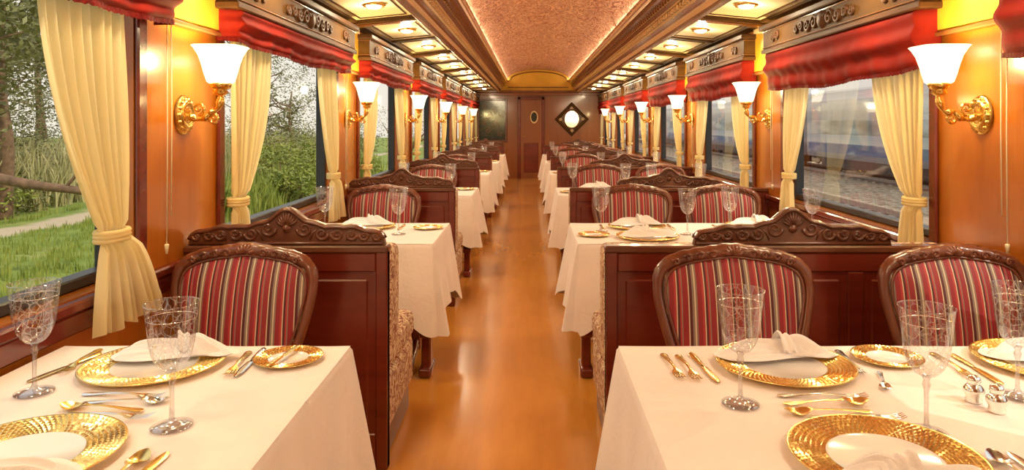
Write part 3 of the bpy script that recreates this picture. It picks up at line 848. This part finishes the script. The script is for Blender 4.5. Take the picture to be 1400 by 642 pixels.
# front right table
put(CP,'charger_plate',.644,1.78); put(NP,'folded_napkin',.638,1.83,0,.010)
put(CP,'charger_plate',1.325,1.80); put(NP,'folded_napkin',1.335,1.84,.05,.010)
put(CP,'charger_plate',.650,1.285); put(NP,'folded_napkin',.64,1.165,pi,.010)
put(CP,'charger_plate',1.30,1.29); put(NP,'folded_napkin',1.30,1.18,pi,.010)
put(BP,'bread_plate',.935,1.84)
put(GB,'wine_goblet',.4625,1.545); put(GB,'wine_goblet',.79,1.40); put(GB,'wine_goblet',1.10,1.585); put(GB,'wine_goblet',1.47,1.40)
put(FK['gold'],'fork',.355,1.88,pi+.05); put(KN['gold'],'table_knife',.430,1.88,pi+.08); put(FK['gold'],'fork',.392,1.87,pi+.05)
put(FK['silver'],'fork',.835,1.91,pi-.12); put(SP['silver'],'spoon',.865,1.74,pi-.35,.002,.7)
put(FK['silver'],'fork',.56,1.590,-pi/2-.06); put(SP['gold'],'spoon',.555,1.54,-pi/2+.04,.002)
put(SP['gold'],'spoon',.73,1.500,pi/2+.05,.002); put(FK['silver'],'fork',.585,1.472,-pi/2-.03)
put(FK['gold'],'fork',1.080,1.89,pi-.05); put(KN['gold'],'table_knife',1.125,1.87,pi-.05)
put(SP['silver'],'spoon',.855,1.12,.0,.002); put(KN['silver'],'table_knife',.895,1.10,0)
put(SS,'salt_shaker',.985,1.56); put(SS,'salt_shaker',1.0,1.505)
for k in range(1,6):
    y=k*P; random.seed(k*11)
    for (px,gx,bx) in((-.97,-1.17,-.60),(.63,.40,.35),(1.31,1.12,.98)):
        j=random.uniform(-.02,.02)
        put(CP,'charger_plate',px+j,y+1.765); put(NP,'folded_napkin',px+j,y+1.79,j*4,.010)
        put(CP,'charger_plate',px+j,y+1.39); put(NP,'folded_napkin',px+j,y+1.36,pi,.010)
        put(GB,'wine_goblet',gx+j,y+1.60); put(GB,'wine_goblet',px+.24+j,y+1.50)
        if bx<.9: put(BP,'bread_plate',bx,y+1.72 if bx<0 else y+1.46)
        put(FK['gold'],'fork',px-.205,y+1.86,pi); put(KN['gold'],'table_knife',px+.205,y+1.87,pi)

# ------------------------------------------------------------ outside world
GZ=-1.1
b=MB()
def gr(u,v):
    x=-2.2-90*u**1.6; y=-15+130*v
    return (x,y,GZ+ (.12*noise.noise(Vector((x*.3,y*.3,0))) if x<-3 else 0))
b.grid(gr,70,80,'ground'); obj(b,'grass_field')
b=MB(); b.grid(lambda u,v:(-2.2+80*u,-15+130*v,GZ),4,4,'gravel'); obj(b,'ballast_ground')
def blades(name,n,xr,yr,h,w,mat,seed,lean=.3):
    r=random.Random(seed); vs=[];fs=[]
    for i in range(n):
        x=r.uniform(*xr); y=r.uniform(*yr); hh=h*r.uniform(.5,1.3)
        if -12.6<x<-11.1 and h<1 : continue
        for q in range(5):
            a=r.uniform(0,6.28); dx=r.uniform(-1,1)*lean*hh; dy=r.uniform(-1,1)*lean*hh
            bx=x+r.uniform(-.1,.1); by=y+r.uniform(-.1,.1); o=len(vs)
            c,s=math.cos(a)*w,math.sin(a)*w
            vs+=[(bx-c,by-s,GZ-.08),(bx+c,by+s,GZ-.08),(bx+dx*.4+c*.7,by+dy*.4+s*.7,GZ+hh*.6),(bx+dx*.4-c*.7,by+dy*.4-s*.7,GZ+hh*.6),(bx+dx,by+dy,GZ+hh)]
            fs+=[(o,o+1,o+2,o+3),(o+3,o+2,o+4)]
    m=MB(); m.add(vs,fs,mat,False); obj(m,name)
blades('meadow_grass',5200,(-13,-4),(3,26),.14,.010,'grass',1)
blades('tall_reeds',3400,(-24,-13.6),(10,52),1.6,.03,'reed',2,.35)
blades('reed_clumps',900,(-9.5,-7.0),(17,34),.85,.022,'grass',3,.4)
def leafcloud(m,c,rad,n,size,mat,r):
    vs=[];fs=[]
    for i in range(n):
        d=Vector((r.gauss(0,1),r.gauss(0,1),r.gauss(0,1))).normalized()*(r.uniform(.35,1)**.6)
        p=Vector((c[0]+d.x*rad[0],c[1]+d.y*rad[1],c[2]+d.z*rad[2]))
        a=Vector((r.gauss(0,1),r.gauss(0,1),r.gauss(0,.6))).normalized()*size*r.uniform(.6,1.4); q=a.orthogonal().normalized()*size*.4
        q.rotate(Matrix.Rotation(r.uniform(0,6.28),3,a.normalized()))
        o=len(vs); vs+=[(p-a)[:],(p+q)[:],(p+a)[:],(p-q)[:]]; fs.append((o,o+1,o+2,o+3))
    m.add(vs,fs,mat,False)
def shrub(x,y,s,mat,seed):
    r=random.Random(seed); m=MB()
    for i in range(7):
        cx,cy,cz=x+r.uniform(-.8,.8)*s,y+r.uniform(-.8,.8)*s,GZ+r.uniform(.3,.9)*s
        m.tube([(x,y,GZ-.1),((x+cx)/2,(y+cy)/2,GZ+.3*s),(cx,cy,cz)],[.04*s,.03*s,.01],'bark',5)
        leafcloud(m,(cx,cy,cz),(.6*s,.6*s,.5*s),300,.08,mat,r)
    obj(m,'wild_shrub')
for i,(x,y,s,mt) in enumerate([(-8.5,24,1.3,'leaf2'),(-10.5,30,1.7,'leaf2'),(-7.2,21,.8,'leaf2'),(-15,20,1.3,'leaf'),(-14,27,1.7,'leaf2'),(-18,24,1.6,'leaf'),(-13,36,2.2,'leaf'),(-16.5,42,2.6,'leaf'),(-20,33,2.2,'leaf2'),(-12,46,2.4,'leaf2'),(-9.8,40,1.6,'leaf'),(-22,29,2.4,'leaf'),(-7.6,30,1.2,'leaf2'),(-18,50,3,'leaf'),(-26,38,3,'leaf'),(-10.5,60,3,'leaf'),(-14.5,17.5,1.1,'leaf2'),(-17.5,19.5,1.7,'leaf'),(-7.9,17.5,.6,'leaf2')]): shrub(x,y,s,mt,i)
def tree(x,y,h,seed,crown,den=520,mat='leaf'):
    r=random.Random(seed); m=MB()
    tr=catmull([(x,y,GZ-.1),(x+.1,y,GZ+h*.3),(x-.15,y+.1,GZ+h*.6),(x,y,GZ+h)],5)
    m.tube(tr,[.20*(1-i/len(tr)*.8)*h/6 for i in range(len(tr))],'bark',8)
    for i in range(11):
        a=r.uniform(0,6.28); z0=GZ+h*r.uniform(.3,.9); L=crown*r.uniform(.6,1.2)
        e=(x+math.cos(a)*L,y+math.sin(a)*L,z0+r.uniform(.1,.7)*L)
        m.tube(catmull([(x,y,z0),((x+e[0])/2,(y+e[1])/2,z0+.12*L),e],4),[.06,.055,.05,.045,.04,.035,.03,.02,.015],'bark',5)
        leafcloud(m,e,(crown*.55,crown*.55,crown*.40),den,.10,mat,r)
    obj(m,'tree')
tree(-13.5,18,6,1,2.3,380); tree(-17,21,7,2,2.6,380); tree(-10.5,12.5,5.6,3,1.7,260); tree(-22,27,8,4,3.2,400)
tree(-20,52,9,6,3.4,300); tree(-28,40,9,7,4,400); tree(-16.2,16.5,7,8,2.4,300); tree(-30,62,9,9,4,300); tree(-26,30,10,11,4,400)
tree(-13.6,40,4.2,5,1.3,110)
m=MB()
m.tube(catmull([(-10.5,11.2,.9),(-9.0,11.0,.62),(-8.0,10.9,.42),(-7.3,11.0,.30),(-6.6,11.1,.22),(-6.1,11.3,.3)],6),[.11-.0025*i for i in range(31)],'bark',8)
m.tube(catmull([(-10.5,11.2,.9),(-10.7,11.2,.2),(-10.8,11.2,GZ-.1)],5),.12,'bark',6)
m.tube(catmull([(-7.3,11,.3),(-7.0,11,.6),(-6.6,11.1,.75)],5),.025,'bark',6)
obj(m,'fallen_branch')
for X in(4.2,8.6,15.2):
    b=MB()
    for s_ in(-.84,.84):
        b.box(X+s_-.035,X+s_+.035,-12,100,GZ+.14,GZ+.17,'rail'); b.box(X+s_-.012,X+s_+.012,-12,100,GZ+.05,GZ+.14,'rail'); b.box(X+s_-.07,X+s_+.07,-12,100,GZ+.04,GZ+.06,'rail')
    y=-12
    while y<70: b.box(X-1.3,X+1.3,y,y+.24,GZ-.02,GZ+.05,'sleeper'); y+=.65
    obj(b,'railway_track')
for i in range(5):
    ya=-10+i*22.5; yb=ya+22; b=MB(); X=13.6
    pr=[(X+.05,-.25),(X,-.05),(X,1.9),(X+.08,2.35),(X+.45,2.75),(X+1.6,2.95),(X+2.75,2.75),(X+3.12,2.35),(X+3.2,1.9),(X+3.2,-.05),(X+3.15,-.25)]
    b.sweepY(pr+[pr[0]],ya,yb,['train'])
    for yy in(ya,yb): b.add([(x,yy,z) for x,z in pr],[list(range(len(pr)))],'train',False)
    b.box(X-.012,X+.01,ya+.4,yb-.4,.82,1.45,'greywin',.01)
    b.box(X-.010,X+.01,ya+.2,yb-.2,-.02,.42,'bluewin',.008)
    b.box(X+.3,X+2.9,ya+1,yb-1,-.65,-.25,'black')
    for yy in(ya+3,yb-3):
        for q in(-1.1,1.1):
            for xx in(X+.75,X+2.43): b.lathe([(0,-.06),(.44,-.06),(.46,0),(.42,.06),(0,.06)],24,'black',Matrix.Translation((xx,yy+q,GZ+.62))@Matrix.Rotation(pi/2,4,'Y'))
    obj(b,'passing_train')
light('evening_sun','SUN',(0,0,20),2.2,(1,.86,.66),.05,None,(math.radians(48),0,math.radians(60)))

w=bpy.data.worlds.new('sky'); scene.world=w; w.use_nodes=True; nt=w.node_tree
bg=nt.nodes['Background']; tc=nt.nodes.new('ShaderNodeTexCoord'); sp=nt.nodes.new('ShaderNodeSeparateXYZ')
nt.links.new(tc.outputs['Generated'],sp.inputs[0])
c=ramp(nt,sp.outputs['Z'],[(0,(.97,.89,.76)),(.25,(.93,.90,.84)),(1,(.80,.84,.90))])
nt.links.new(c,bg.inputs[0]); bg.inputs[1].default_value=1.05

# ------------------------------------------------------------ camera
cd=bpy.data.cameras.new('camera'); cd.lens=960/1400*36; cd.sensor_width=36; cd.sensor_fit='HORIZONTAL'
cd.shift_x=-25/1400; cd.shift_y=-153/1400; cd.clip_start=.02; cd.clip_end=500
co=bpy.data.objects.new('camera',cd); co.location=(0,0,1.33); co.rotation_euler=(pi/2,0,0)
scene.collection.objects.link(co); scene.camera=co
